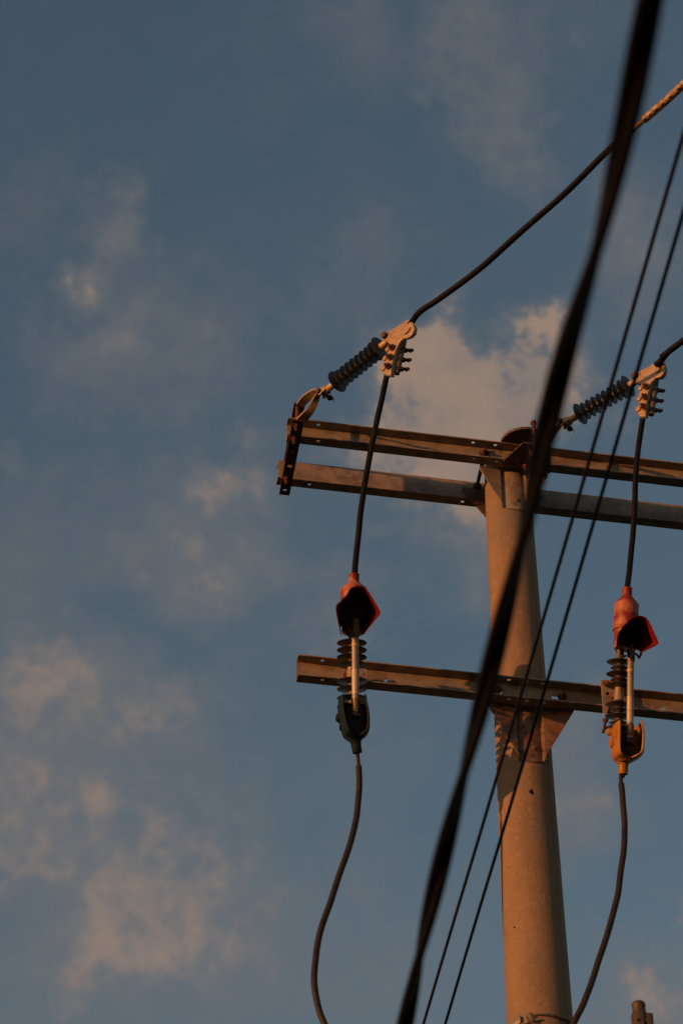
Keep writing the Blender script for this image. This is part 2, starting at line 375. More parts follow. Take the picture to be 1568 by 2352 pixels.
HU = [ax((731, 977), W_UP+.03), ax((1086, 1018), W_UP+.03), ax((1137, 1024), W_UP+.03)]
arm1 = obj('crossarm', channel(xl, xr, zb, W_UP, 1, HU, [HU[0], HU[1], HU[2]], []), 'galv', None, CP+Z*zb+NN*W_UP)
tag(arm1, 'upper near steel channel crossarm, open side towards the viewer, two insulators pull from it', 'crossarm', 'steel channel crossarms on the pole')
bx = ax((1107, 1106), -.108-.03)
arm2 = obj('crossarm', channel(xl2, xr-.02, zb, -.108, -1, [], [ax((711, 1102), -.13), ax((1062, 1147), -.13)], []), 'galv', None, CP+Z*zb-NN*.108)
tag(arm2, 'upper far steel channel crossarm behind the pole, its flat back facing the viewer', 'crossarm', 'steel channel crossarms on the pole')
TL = [ax((740, 1524), W_LO+.03), ax(z6(578, 458), W_LO+.03), ax(z6(795, 482), W_LO+.03), ax(z6(1000, 503), W_LO+.03)]
BL = [TL[0], ax(z6(580, 693), W_LO+.03), ax(z6(800, 714), W_LO+.03), ax(z6(1015, 733), W_LO+.03)]
WL = [ax((885, 1567), W_LO), (ax(z6(1150, 665), W_LO)+.005, .012), (ax(z6(450, 600), W_LO), .006), ax((1519, 1628), W_LO)]
arm3 = obj('crossarm', channel(xl3, .98, zlb, W_LO, 1, TL, BL, WL), 'galv', None, CP+Z*zlb+NN*W_LO)
tag(arm3, 'lower steel channel crossarm with punched holes that carries the fuse cutouts', 'crossarm', 'steel channel crossarms on the pole')

# ------------------------------------------------------------ saddle brackets on the pole
def saddle(z_top, hgt, wd, side, half_top, m, label, r_c, thick=.005, ctr=.047, x_off=0):
    """hat shaped sheet: wings against the arm, walls back to the pole, curved centre on the pole"""
    N2 = NN*side; t = thing('pole_bracket', label, 'bracket', CP+Z*(z_top-hgt), 'folded steel saddle brackets on the pole')
    wing = wd-thick*.5-.001
    rows = []; K = 26
    def foot(x, z):
        r = prad(z)+thick*.6
        return math.sqrt(max(r*r-x*x, 0))
    def slant(x, ht, z):
        b = foot(ctr, z)+.5*(wing-foot(ctr, z)); k = (x-ctr-.010)/max(half_top-ctr-.010, .01)
        return max(b+(wing-b)*k, foot(min(x, prad(z)), z))
    for i in range(K+1):
        f = i/K; z = z_top-hgt*f
        ht = half_top if f < .1 else half_top+(ctr+.006-half_top)*min(1, (f-.1)/.86)**1.0
        ht = max(ht, ctr+.006)
        row = []
        dep = foot(ctr*.6, z)
        for x in (-ht, -ht*.7-ctr*.3, -(ctr+.010)):
            row.append((x, slant(abs(x), ht, z)))
        prof = [(-ctr, None), (-ctr*.66, None), (-ctr*.33, None), (0, None), (ctr*.33, None), (ctr*.66, None), (ctr, None)]
        for x, _ in prof: row.append((x, foot(x, z)))
        for x in ((ctr+.010), ht*.7+ctr*.3, ht): row.append((x, slant(abs(x), ht, z)))
        rows.append([CP+A*(x+x_off)+N2*d+Z*(z-(.012*(1-(x/ctr)**2) if i == K and abs(x) < ctr else 0)) for x, d in row])
    obj('plate', solidify(loft(rows), thick), m, t, smooth=25)
    for p in ((.012, .80), (.0, .93)):
        z = z_top-hgt*p[1]; c = CP+A*(p[0]+x_off)+N2*(foot(p[0], z)+thick*.5)+Z*z
        obj('bolt', bolt(c, N2, .007, .007, down=.004) if p[1] < .9 else lathe([(.0075, -.001), (.0075, .0012), (.005, .0014), (.005, -.0006)], c, N2, 14), 'rusty' if p[1] < .9 else 'dark_rust', t)
    return t
saddle(zb-.0005, .215, W_UP, 1, .155, 'galv', 'ribbed galvanized saddle bracket on the pole below the upper near crossarm', .1, ctr=.05)
saddle(zb+.06, .215, .108, -1, .185, 'dark_rust', 'dark rusted saddle bracket behind the pole top under the far crossarm', .1, ctr=.05)
lh = zlb - hv(z6(840, 1425), .125).z
saddle(zlb+.03, lh+.03, W_LO, 1, .185, 'rusty', 'rust stained saddle bracket on the pole below the lower crossarm', .1, ctr=.048, x_off=.0)

# ------------------------------------------------------------ end bars that tie the upper arms together
yoke = thing('tie_bar_pair', 'two rusty flat bars bolted over and under the left ends of the upper crossarms', 'tie bars', hz(z1(200, 1500), zb))
def bar(corners, z, th, holes, name, hl=.0, m='dark_rust'):
    pts = [hz(z1(*c), z) for c in corners]
    return obj(name, plate_world(pts, th, Z, [(hz(z1(*c), z), r) for c, r in holes]), m, yoke)
bar([(228, 1105), (345, 1125), (197, 1872), (92, 1862)], zb-.0045, .008, [((150, 1822), .0095), ((200, 1580), .012), ((228, 1430), .009)], 'lower_bar')
pts = [hz(z1(*c), zt+.0045) for c in ((243, 942), (352, 960))]
dv = (hz(z1(92, 1862), zb)-hz(z1(228, 1105), zb))*.98
obj('upper_bar', plate_world([pts[0], pts[1], pts[1]+dv, pts[0]+dv], .008, Z), 'dark_rust', yoke)
for c in ((268, 1172), (245, 1302), (165, 1706)):
    q = hz(z1(*c), zb-.0085); obj('bolt', bolt(q, -Z, .0115, .011, down=.022), 'rust', yoke)
q = hz(z1(262, 1150), zb); q2 = hz(z1(283, 985), zt)
rodp = q.copy(); rodp = hz(z1(272, 1160), zb); obj('pin_rod', lathe([(.008, 0), (.008, zt-zb+.03), (.013, zt-zb+.03), (.013, zt-zb+.042)], Vector((rodp.x, rodp.y, zb-.02)), Z, 12), 'rust', yoke)

# middle tie plates
mid = thing('tie_plate_pair', 'dark cut steel plates clamped over and under the upper crossarm at the pole', 'tie plates', hz(z2(900, 600), zb))
zz = zb-.005
pl = [hz(z2(*c), zz) for c in ((655, 700), (668, 640), (690, 610), (912, 407), (1100, 432), (1240, 440), (1262, 660), (1250, 790))]
sl_ = hz(z2(800, 665), zz)
obj('lower_plate', plate_world(pl, .008, Z, [(sl_, .009), (sl_+A*.010, .009)][:1]), 'dark_rust', mid)
pc = hp(1218, 1025, Vector((0, 0, zt+.01)), Z)
near = hz((1216, 983), zt+.006); rr = .108; cc = near-NN*rr
pts = []
for i in range(61):
    a = -math.pi*.02+math.pi*1.04*i/60; jj = 1+.018*((i*7919) % 5-2)/2*.6
    pts.append(cc+(A*math.cos(a)+NN*math.sin(a))*rr*jj)
pts += [cc-NN*.24-A*.1, cc-NN*.24+A*.1][::1]
obj('upper_plate', plate_world(pts, .014, Z, bev=.0005), 'dark_rust', mid)
for c in ((1015, 520), (942, 690)): obj('bolt', bolt(hz(z2(*c), zb-.009), -Z, .0115, .011, down=.020), 'rust', mid)
rc = hz(z2(1062, 440), zb-.01); obj('pin_rod', lathe([(.008, -.02), (.008, zt-zb+.022), (.013, zt-zb+.022), (.013, zt-zb+.036)], rc, Z, 12), 'rust', mid)
# bolts on the upper arm behind the flange, long spacer bolt between the arms
q = hv(z2(440, 500), W_UP+.012); obj('bolt', bolt(hv(z2(405, 545), W_UP+.008), NN, .011, .012, down=.02), 'rust', arm1, loc=arm1.location)
obj('bolt', bolt(hv(z2(445, 500), W_UP+.02)-Z*.02, Z, .010, .012, down=.02), 'rust', arm1, loc=arm1.location)
s0 = hv(z2(372, 800), .02); s1 = hv(z2(335, 960), -.10)
obj('spacer_bolt', join([tube([s0+(s0-s1)*.9, s0, s1], .0085, 12, 0), bolt(s1, (s1-s0)*-1, .013, .014, down=.0)]), 'rust', arm2, loc=arm2.location)
obj('bolt', bolt(hv(z6(1245, 655), W_LO+.007), NN, .0125, .012, down=.022), 'rust', arm3, loc=arm3.location)
obj('bolt', bolt(hv(z6(432, 560), W_LO+.007), NN, .0125, .012, down=.022), 'rust', arm3, loc=arm3.location)

# ------------------------------------------------------------ dead end insulators
hl_ = (zb+zt)/2
shed_cache = {}
def shed_mesh(r, rc, th, m):
    key = (r, rc, th, m)
    if key not in shed_cache:
        bm = lathe([(rc*.9, -.002), (rc*1.25, .001), (r*.6, .0060), (r*.97, .0088), (r, .0096), (r*.99, .0104), (r*.6, .0112+th*.3), (rc*1.5, .0125+th*.8), (rc*.9, .018+th)], Vector((0, 0, 0)), Z, 40)
        bmesh.ops.recalc_face_normals(bm, faces=bm.faces)
        me = bpy.data.meshes.new('shed'); bm.to_mesh(me); bm.free(); smooth_by_angle(me, 50); me.materials.append(M[m]); shed_cache[key] = me
    return shed_cache[key]
def put_shed(parent, p, axis, r, rc, th, m):
    o = bpy.data.objects.new('shed', shed_mesh(r, rc, th, m)); C.objects.link(o); o.parent = parent
    o.rotation_mode = 'QUATERNION'; o.rotation_quaternion = axis.to_track_quat('Z', 'Y'); o.location = p-wloc(parent)
def ribbon(Lp, Rp, th): 
    a, b = spline(Lp, 6), spline(Rp, 6)
    return solidify(loft([[p+(q-p)*k/3 for k in range(4)] for p, q in zip(a, b)]), th)
def dead_end(S, E, label, zf, forks, big0, big1, n=10, fr=.05, r0=.0525, fit_end=True):
    dh_ = Vector((E.x-S.x, E.y-S.y, 0)).normalized(); sp_ = Vector((-dh_.y, dh_.x, 0)); sp_ = sp_ if sp_.y > 0 else -sp_
    S = S+sp_*.027
    t = thing('strain_insulator', label, 'insulator', S, 'grey ribbed strain insulators')
    d = (E-S); L = d.length; d.normalize()
    print('INS len', L, d)
    f0, f1 = .185*L, .815*L
    obj('core', lathe([(.010, f0-.02), (.0115, f0), (.0115, f1+.02), (.010, f1+.03)], S, d, 24), 'castb', t)
    obj('end_fitting', lathe([(.011, .02), (.0145, .03), (.0155, .036), (.0155, f0-.004), (.013, f0)], S, d, 24), 'cast', t)
    obj('end_fitting', lathe([(.012, f1+.015), (.0165, f1+.02), (.0165, L-.03), (.013, L-.02)], S, d, 24), 'cast', t)
    for i in range(n):
        f = i/(n-1); g = f0+.006+(f1-f0)*(0 if i == 0 else (.11+.89*(i-1)/(n-2)))
        put_shed(t, S+d*g, d, r0 if i in (0, n-1) else (r0*.80 if i < n-2 else r0*.88), .0105, .004, 'shed')
    side = d.cross(Z).normalized()
    # clevis: two cheeks and pin
    ck = bmesh.new()
    for s in (-1, 1):
        add_lathe(ck, [(.017, s*.011), (.019, s*.012), (.019, s*.017), (.017, s*.018)], S, side, 24)
        add_box(ck, S+d*.018+side*s*.0145, d*.018, side*.0033, d.cross(side)*.013, .001)
    obj('clevis', ck, 'cast', t)
    obj('pin', join([lathe([(.0115, -.030), (.0125, -.028), (.0125, -.022), (.008, -.0215), (.008, .038), (.013, .038), (.013, .047), (.007, .0475), (.007, .056)], S, side if side.y > 0 else -side, 16)]), 'dark_rust', t)
    sp = side if side.y > 0 else -side
    obj('cotter_pin', tube([S+sp*.05-d*.012, S+sp*.05+d*.01, S+sp*.054+d*.012-Z*.012, S+sp*.056+d*.012-Z*.026], .0016, 8, 4), 'dark_rust', t)
    for Lp, Rp in forks: obj('fork_strap', ribbon(Lp, Rp, .010), 'cast', t)
    return t, d
S = hz(z1(485, 812), hl_); E = hz(z1(1170, 268), hl_)
def inward(S, E):
    d = (E-S).normalized(); p = Vector((-d.y, d.x, 0)); return p*(1 if p.y > 0 else -1)
E = E+inward(S, E)*.027
# forks grip the pin rod above and below
up_f = ([hz(z1(268, 950), zt-.004), hz(z1(300, 905), zt-.012), hz(z1(345, 858), zt-.025), hz(z1(425, 808), hl_+.014), hz(z1(468, 800), hl_+.010)],
        [hz(z1(345, 975), zt-.004), hz(z1(375, 940), zt-.012), hz(z1(410, 908), zt-.025), hz(z1(445, 878), hl_+.014), hz(z1(480, 850), hl_+.010)])
lo_f = ([hz(z1(262, 1108), zb+.010), hz(z1(330, 1040), zb+.012), hz(z1(385, 985), zb+.022), hz(z1(430, 905), hl_-.016), hz(z1(470, 838), hl_-.010)],
        [hz(z1(378, 1115), zb+.010), hz(z1(425, 1055), zb+.012), hz(z1(470, 985), zb+.022), hz(z1(490, 920), hl_-.016), hz(z1(515, 850), hl_-.010)])
dead1, d1 = dead_end(S, E, 'grey ribbed strain insulator at the left end of the upper crossarms', None, [up_f, lo_f], 0, 0)
S2 = hz(z3(115, 832), hl_); E2 = hz(z3(1003, 312), hl_); E2 = E2+inward(S2, E2)*.027
up2 = ([hz(z3(-70, 880), zt-.004), hz(z3(-20, 820), zt-.02), hz(z3(40, 798), hl_+.014), hz(z3(100, 805), hl_+.01)],
       [hz(z3(-20, 960), zt-.004), hz(z3(20, 900), zt-.02), hz(z3(60, 885), hl_+.014), hz(z3(105, 860), hl_+.01)])
lo2 = ([hz(z3(-160, 1090), zb+.012), hz(z3(-60, 1030), zb+.014), hz(z3(20, 950), zb+.03), hz(z3(90, 860), hl_-.010)],
       [hz(z3(-60, 1150), zb+.012), hz(z3(20, 1070), zb+.014), hz(z3(80, 970), zb+.03), hz(z3(145, 885), hl_-.010)])
dead2, d2 = dead_end(S2, E2, 'grey ribbed strain insulator behind the thin cables, hung at the pole top', None, [up2, lo2], 0, 0, r0=.0515)

# ------------------------------------------------------------ strain clamps
def strain_clamp(E, d, zf, body, ring, lobes, heads, label, seamp, rec):
    dh = Vector((d.x, d.y, 0)).normalized(); m = Vector((-dh.y, dh.x, 0)); m = m if m.y > 0 else -m       # away from the viewer
    pt = lambda c: hp(*zf(*c), E-m*.013, m)+m*.013
    t = thing('strain_clamp', label, 'clamp', E, 'cast strain clamps')
    P = [pt(c) for c in body]
    n0 = m; ex = dh; ey = Z
    f = lambda p: ((p-E).dot(ex), (p-E).dot(ey))
    rc_ = [pt(c) for c in rec]
    me = join([plate_mesh([f(p) for p in P], [[f(p) for p in rc_]], .024, E, ex, ey.copy(), .004), plate_mesh([f(p) for p in P], [], .008, E+m*.006, ex, ey.copy(), .003)])
    obj('body', me, 'cast', t, smooth=50)
    rp = [pt(c)-m*.004 for c in ring]; obj('keeper_loop', tube(rp, .0078, 12, 6), 'cast', t, smooth=60)
    obj('rib', tube([pt(c)-m*.0125 for c in seamp], .0024, 8, 5), 'cast', t, smooth=60)
    for c, r in lobes:
        lb = bmesh.new(); add_lathe(lb, [(r*.72, -.021), (r*.93, -.019), (r, -.014), (r, .012), (r*.8, .02)], pt(c), m, 24)
        obj('lobe', lb, 'cast', t, smooth=50)
    # cable trough on the far side
    a0, a1 = pt(heads[0])+m*.016+dh*.012, pt(heads[-1])+m*.016+dh*.010
    a0 += m*.008; a1 += m*.008
    obj('cable_trough', tube([a0+(a0-a1)*.5, a0, a1, a1+(a1-a0)*.22], .0135, 14, 4), 'castb', t, smooth=60)  # darker casting colour carries the shade of the clamp's far side
    obj('pin', lathe([(.010, -.030), (.0145, -.028), (.015, -.022), (.0155, -.017), (.009, -.016), (.009, .03), (.014, .03), (.014, .04)], pt((heads[-1][0]*0+body[0][0], body[0][1])), m, 20), 'dark_rust', t)
    for h in heads:
        c = pt(h)-m*.019
        hb = bolt(c, -m, .0095, .012, down=.010)
        obj('bolt_head', hb, 'rust', t)
        c2 = pt(h)+m*.022+dh*.012
        axd = (m*.8+dh*.35+Z*.28).normalized()
        nb = bmesh.new(); add_lathe(nb, [(.015, -.004), (.015, .012), (.012, .0135), (.0125, .014), (.0125, .024)], c2, axd, 6)
        th = []
        for i in range(8): th += [(.0078, .024+.0042*i), (.0062, .024+.0042*i+.002)]
        add_lathe(nb, th, c2, axd, 10)
        add_lathe(nb, [(.006, -.008), (.0065, 0), (.0065, .012)], c2+axd*.045-Z*.004, (axd+Z*.9), 8)
        obj('u_bolt_end', nb, 'dark_rust', t)
    return t
bodyL = [(1167, 265), (1142, 285), (1150, 318), (1190, 328), (1203, 350), (1180, 385), (1178, 450), (1152, 490), (1158, 545), (1134, 580), (1136, 622), (1160, 658), (1214, 660), (1222, 590),
         (1238, 500), (1258, 430), (1286, 360), (1325, 288), (1400, 262), (1440, 222), (1450, 165), (1415, 100), (1393, 92), (1300, 150), (1210, 206), (1165, 228), (1146, 245)]
cl1 = strain_clamp(E, d1, z1, [(1167, 265)]+bodyL[1:], [(1405, 108), (1436, 160), (1438, 205), (1415, 245), (1380, 266), (1340, 272), (1318, 300)],
    [((1192, 400), .0125), ((1165, 493), .0125), ((1150, 590), .0145)], [(1245, 385), (1225, 482), (1205, 575)], 'cast strain clamp with rusty bolts, high on the left incoming line', [(1195, 225), (1215, 265), (1260, 275), (1310, 290)], [(1408, 160), (1418, 180), (1412, 208), (1390, 232), (1355, 250), (1352, 236), (1380, 215), (1398, 190)])
sx, sy = 1003/1.0, 312/1.0
def mapR(c): # the right clamp in its own close-up coordinates
    return (1003+(c[0]-1167)*1.13, 318+(c[1]-265)*1.17)
bodyR = [(1003, 312), (980, 345), (990, 380), (1035, 395), (1065, 400), (1070, 425), (1045, 450), (1048, 505), (1030, 545), (1034, 620), (1045, 640), (1015, 670), (1020, 735), (1050, 785), (1115, 782), (1120, 700),
         (1132, 600), (1150, 500), (1175, 400), (1215, 330), (1290, 315), (1330, 275), (1345, 200), (1325, 130), (1300, 108), (1270, 115), (1160, 190), (1050, 245), (1000, 270), (982, 290)]
cl2 = strain_clamp(E2, d2, z3, bodyR, [(1300, 125), (1330, 185), (1330, 235), (1300, 280), (1250, 305), (1215, 325), (1195, 360)],
    [((1068, 455), .0125), ((1050, 580), .0125), ((1040, 700), .0145)], [(1140, 440), (1125, 560), (1110, 675)], 'cast strain clamp with rusty bolts, crossed by a thin cable at right', [(1055, 250), (1060, 300), (1110, 315), (1165, 335)], [(1296, 180), (1308, 200), (1305, 232), (1284, 256), (1245, 275), (1244, 262), (1272, 240), (1288, 212)])

# ------------------------------------------------------------ incoming conductors
hc = hl_
def ppz(pts, z): return [hz(p, z) for p in pts]
lp = ppz([(925, 760), (945, 740), (958, 722), (975, 708), (1000, 692), (1060, 649), (1110, 610), (1160, 565), (1210, 520), (1300, 441), (1400, 341), (1455, 295)], hc)
lineL = thing('overhead_conductor', 'black insulated line from the left strain clamp, ending in a tan compression sleeve', 'power line', lp[0], 'incoming insulated lines')
obj('jacket', tube(lp, .0128), 'cable', lineL, smooth=60)
b0 = ppz([(1440, 308), (1462, 289), (1482, 271)], hc)
bs = spline(b0, 12); bb = bmesh.new(); T, fr_ = frames(bs)
for s in range(7):
    add_tube(bb, [p+(fr_[i][0]*math.cos(s*6.283/7+i*.55)+fr_[i][1]*math.sin(s*6.283/7+i*.55))*.0075 for i, p in enumerate(bs)], .0038, 8)
obj('bare_strands', bb, 'bare', lineL, smooth=60)
sv = ppz([(1477, 276), (1500, 256), (1530, 230), (1568, 194), (1600, 164)], hc)
sb = spline(sv, 10)
obj('compression_sleeve', add_tube(bmesh.new(), sb, lambda f: .0125 if f < .015 else .0165+.0003*math.sin(f*60), 18), 'bare', lineL, smooth=60)
for i in range(7):
    c = sb[3+i*5]; Tn = (sb[5]-sb[1]).normalized(); sd = (CAM-c).normalized(); sd = (sd-Tn*sd.dot(Tn)).normalized(); sdn = (sd*.9-(UP-Tn*UP.dot(Tn))*.45).normalized()
    obj('crimp', lathe([(.0095, .0), (.0095, .0022), (.0065, .003), (.006, .001)], c+sdn*.0157, sdn, 6), 'dark_rust', lineL)  # dark rings, their colour stands for the shade in the crimp dents
e1 = hz((1600, 164), hc); dd = (hz((1600, 164), hc)-hz((1530, 230), hc)).normalized()
obj('bare_strands', tube([e1, e1+dd*2+Z*-.02, e1+dd*6+Z*-.02, e1+dd*14+Z*.25], .0105, 12, 5), 'bare', lineL)
rp = ppz([(1505, 838), (1519, 826), (1530, 812), (1545, 799), (1568, 782), (1620, 742)], hc)
dd = (rp[-1]-rp[-2]).normalized()
lineR = obj('overhead_conductor', tube(rp+[rp[-1]+dd*3, rp[-1]+dd*12+Z*.2], .0135), 'cable', None, rp[0], smooth=60)
tag(lineR, 'short visible length of black line leaving the right strain clamp', 'power line', 'incoming insulated lines')

# ------------------------------------------------------------ fuse cutouts
TILT = R(20); WX = (Z*math.cos(TILT)+NN*math.sin(TILT)).normalized(); FX = (NN*math.cos(TILT)-Z*math.sin(TILT)).normalized()
def cutout(O, zf, q, label):
    t = thing('fuse_cutout', label, 'fuse cutout', O, 'fuse cutouts on the lower crossarm')
    P = lambda x, y, fd: hp(*zf(x, y), O+FX*fd, FX)
    side = q['lean']; wx = (P(q['ax'][0], q['ax'][1], 0)-P(q['ax'][2], q['ax'][3], 0)).normalized()
    # insulator
    c0, c1 = P(q['ax'][0], q['ax'][1], 0), P(q['ax'][2], q['ax'][3], 0)
    obj('core', tube([c0, c1], .0140, 20, 0), 'castb', t)
    for (y, r) in q['sheds']:
        f = (y-q['ax'][1])/(q['ax'][3]-q['ax'][1]); put_shed(t, c0+(c1-c0)*f-wx*.008, wx, r, .0125, .008, 'shed_b')
    ca, cb_ = q['collar']; f = lambda y: (y-q['ax'][1])/(q['ax'][3]-q['ax'][1])
    p0 = c0+(c1-c0)*f(cb_); p1 = c0+(c1-c0)*f(ca); hh = (p1-p0).length
    obj('collar', lathe([(.018, 0), (.0205, .003), (.0205, hh*.62), (.018, hh*.66), (.018, hh-.002), (.016, hh)], p0, wx, 28), 'galv', t)
    # bracket back to the arm
    br = [hv(zf(*c), W_LO+FL+.0045) for c in q['plate']]
    obj('mounting_plate', plate_world(br, .006, NN, [(hv(zf(*c), W_LO+FL+.0045), .0085) for c in q['pholes']]), q['pmat'], t)
    mc = (p0+p1)/2; tgt = hv(zf(*q['anchor']), W_LO+FL+.008)
    obj('bracket_arm', tube([mc-FX*.015, (mc*.45+tgt*.55)-Z*.004, tgt], .011, 10, 5), 'rusty', t)
    for c in q['pbolts']: obj('bolt', bolt(hv(zf(*c), W_LO+FL+.0085), NN, .010, .009, down=.010), 'rust', t)
    if q.get('carriage'):
        cp_ = [hv(zf(*c), W_LO+FL+.012) for c in q['carriage']]; obj('carriage_bolt', join([tube(cp_, .0065, 10, 0), lathe([(.012, 0), (.012, .010)], cp_[0], cp_[1]-cp_[0], 6)]), 'rust', t)
    # red cap: neck, cone, body with lips
    h0 = q['cap']; a0 = P(*h0[0], q['capf']); a1 = P(*h0[1], q['capf']); cx = (a0-a1).normalized(); Lc = (a0-a1).length
    obj('bird_cap', lathe([(r, g*Lc) for r, g in q['capprof']], a1, cx, 40), 'red', t, smooth=30)
    # hood
    fr1 = [P(x, y, fd) for x, y, fd in q['hood']]; bk = [P(x, y, fd) for x, y, fd in q['hoodback']]
    a, b = spline(fr1, 5), spline(bk, 5)
    mid_ = [[p+(r_-p)*k/6 for p, r_ in zip(b, a)] for k in range(7)]
    obj('hood', solidify(loft(mid_), .0028), 'red_in', t, smooth=50)
    # top contact inside the hood and latch hooks
    tt, tb = P(*q['tube'][0], q['tf'][0]), P(*q['tube'][1], q['tf'][1]); td = (tt-tb).normalized(); TLn = (tt-tb).length; rt = q['tr']
    tcb = bmesh.new(); top_in = P(q['ax'][0], q['ax'][1]-60, .0)
    add_box(tcb, (top_in+tt)/2+wx*.01, A*.012, (tt-top_in)*.55, wx*.004, .001)
    add_box(tcb, (top_in+tt)/2+wx*.03, A*.016, (tt-top_in)*.5, wx*.003, .001)
    obj('top_contact', tcb, 'dark_rust', t)
    for c in q['hooks']: obj('latch_hook', tube([P(x, y, fd) for x, y, fd in c], .0048, 8, 5), 'rust', t, smooth=60)
    ah = bmesh.new(); cc0 = P(*q['hood_fill'][0], .05); cc1 = P(*q['hood_fill'][1], .05)
    add_box(ah, (cc0+cc1)/2, A*q['hood_fill'][2], FX*.045, (cc0-cc1)*.5, .012); obj('hood_shade_block', ah, 'shade_black', t)  # added black block, painted stand-in for the deep shade under the hood
    # fuse tube
    ft = obj('fuse_tube', lathe([(rt, -.01), (rt, TLn)], tb, td, 28), 'tube', t)
    g = lambda y: (q['tube'][1][1]-y)/(q['tube'][1][1]-q['tube'][0][1])*TLn
    obj('band', lathe([(rt*.9, g(q['band'][1])), (rt+.0007, g(q['band'][1])), (rt+.0007, g(q['band'][0])), (rt*.9, g(q['band'][0]))], tb, td, 28), 'band', ft)
    lo, hi = g(q['label'][1]), g(q['label'][0])
    obj('printed_label', lathe([(rt*.9, lo), (rt+.0005, lo), (rt+.0005, hi), (rt*.9, hi)], tb, td, 28), 'label', ft)
    obj('ferrule', join([lathe([(rt*.8, g(q['ferT'][1])), (rt+.0022, g(q['ferT'][1])), (rt+.0022, g(q['ferT'][0])), (rt*.7, g(q['ferT'][0])), (rt*.7, g(q['ferT'][0])+.02)], tb, td, 24),
        add_box(bmesh.new(), tb+td*((g(q['ferT'][1])+g(q['ferT'][0]))/2)+A*rt*.6+FX*rt*.5, A*.006, FX*.008, td*abs(g(q['ferT'][0])-g(q['ferT'][1]))*.55, .001)]), 'brass', t)
    obj('ferrule', join([lathe([(rt*.8, g(q['ferB'][1])), (rt+.002, g(q['ferB'][1])), (rt+.0035, g(q['ferB'][1])+.01), (rt+.0026, g(q['ferB'][0])-.004), (rt*.8, g(q['ferB'][0]))], tb, td, 24),
        lathe([(rt*.55, g(q['ferB'][1])-.016), (rt*.62, g(q['ferB'][1])-.015), (rt*.62, g(q['ferB'][1])-.006), (rt*.5, g(q['ferB'][1])-.006), (rt*.5, g(q['ferB'][1])+.004)], tb, td, 20)]), 'brass', t)
    # lower shroud: an open fronted tapering shell
    rows = []
    for (y, xl_, xr_, fb, ff, op) in q['shroud']:
        row = []
        for k in range(25):
            th = R(op)+(2*math.pi-2*R(op))*k/24
            ca_, sa = math.cos(th), math.sin(th)
            e = .62; X = math.copysign(abs(sa)**e, sa); Y = math.copysign(abs(ca_)**e, ca_)
            x = (xl_+xr_)/2+X*(xr_-xl_)/2; fd = (fb+ff)/2+Y*(ff-fb)/2
            row.append(P(x, y, 0)+FX*0 if False else hp(*zf(x, y), O+FX*((fb+ff)/2), FX)+FX*(Y*(ff-fb)/2))
        rows.append(row)
    # smooth between the sections
    cols = [spline([r_[k] for r_ in rows], 4) for k in range(25)]
    rws = [[c[i] for c in cols] for i in range(len(cols[0]))]
    sm = q['smat']; shr = obj('shroud', solidify(loft(rws), .006), sm, t, smooth=45)
    fl = bmesh.new(); vs = [fl.verts.new(p) for p in rws[-1]]; fl.faces.new(vs); obj('shroud_floor', solidify(fl, .004), sm, t)
    s0_, s1_ = P(*q['spout'][0], q['sf']), P(*q['spout'][1], q['sf']); sd = (s1_-s0_).normalized(); Ls = (s1_-s0_).length; r = q['sr']
    obj('spout', lathe([(r*1.9, -.012), (r*1.6, -.002), (r*1.12, .012), (r*1.04, Ls*.45), (r, Ls-.002), (r*.95, Ls), (r*.78, Ls), (r*.76, Ls-.02), (r*.5, Ls-.03)], s0_, sd, 28), sm, t, smooth=35)
    for (x, y, fd, rr_, ln) in q['domes']:
        c = P(x, y, fd); obj('hinge_dome', lathe([(rr_*1.0, -.004), (rr_, ln*.3), (rr_*.82, ln*.45), (rr_*.78, ln*.75), (rr_*.5, ln*.95), (rr_*.1, ln)], c, -A, 28), sm, t, smooth=40)
    hg = bmesh.new(); hb = P(q['ax'][2], q['ax'][3], 0)
    add_box(hg, (hb+tb)/2-wx*.012, A*.010, (tb-hb)*.5, wx*.006, .001)
    add_box(hg, tb-td*.022, A*.016, FX*.008, td*.006, .001)
    obj('hinge', hg, 'dark_rust', t)
    hk0, hk1 = P(*q['hb'][0], .055), P(*q['hb'][1], .055); hb2 = bmesh.new(); add_box(hb2, (hk0+hk1)/2, A*q['hb'][2], FX*.022, (hk0-hk1)*.5, .009); obj('shroud_shade_block', hb2, 'shade_black', t)  # added black block that fills the shroud, its colour stands for shade
    return t, s1_, sd, a0
OL = hv(z4(755, 1270), W_LO+FL+.135)
OR = hv(z5(562, 1320), W_LO+FL+.125)
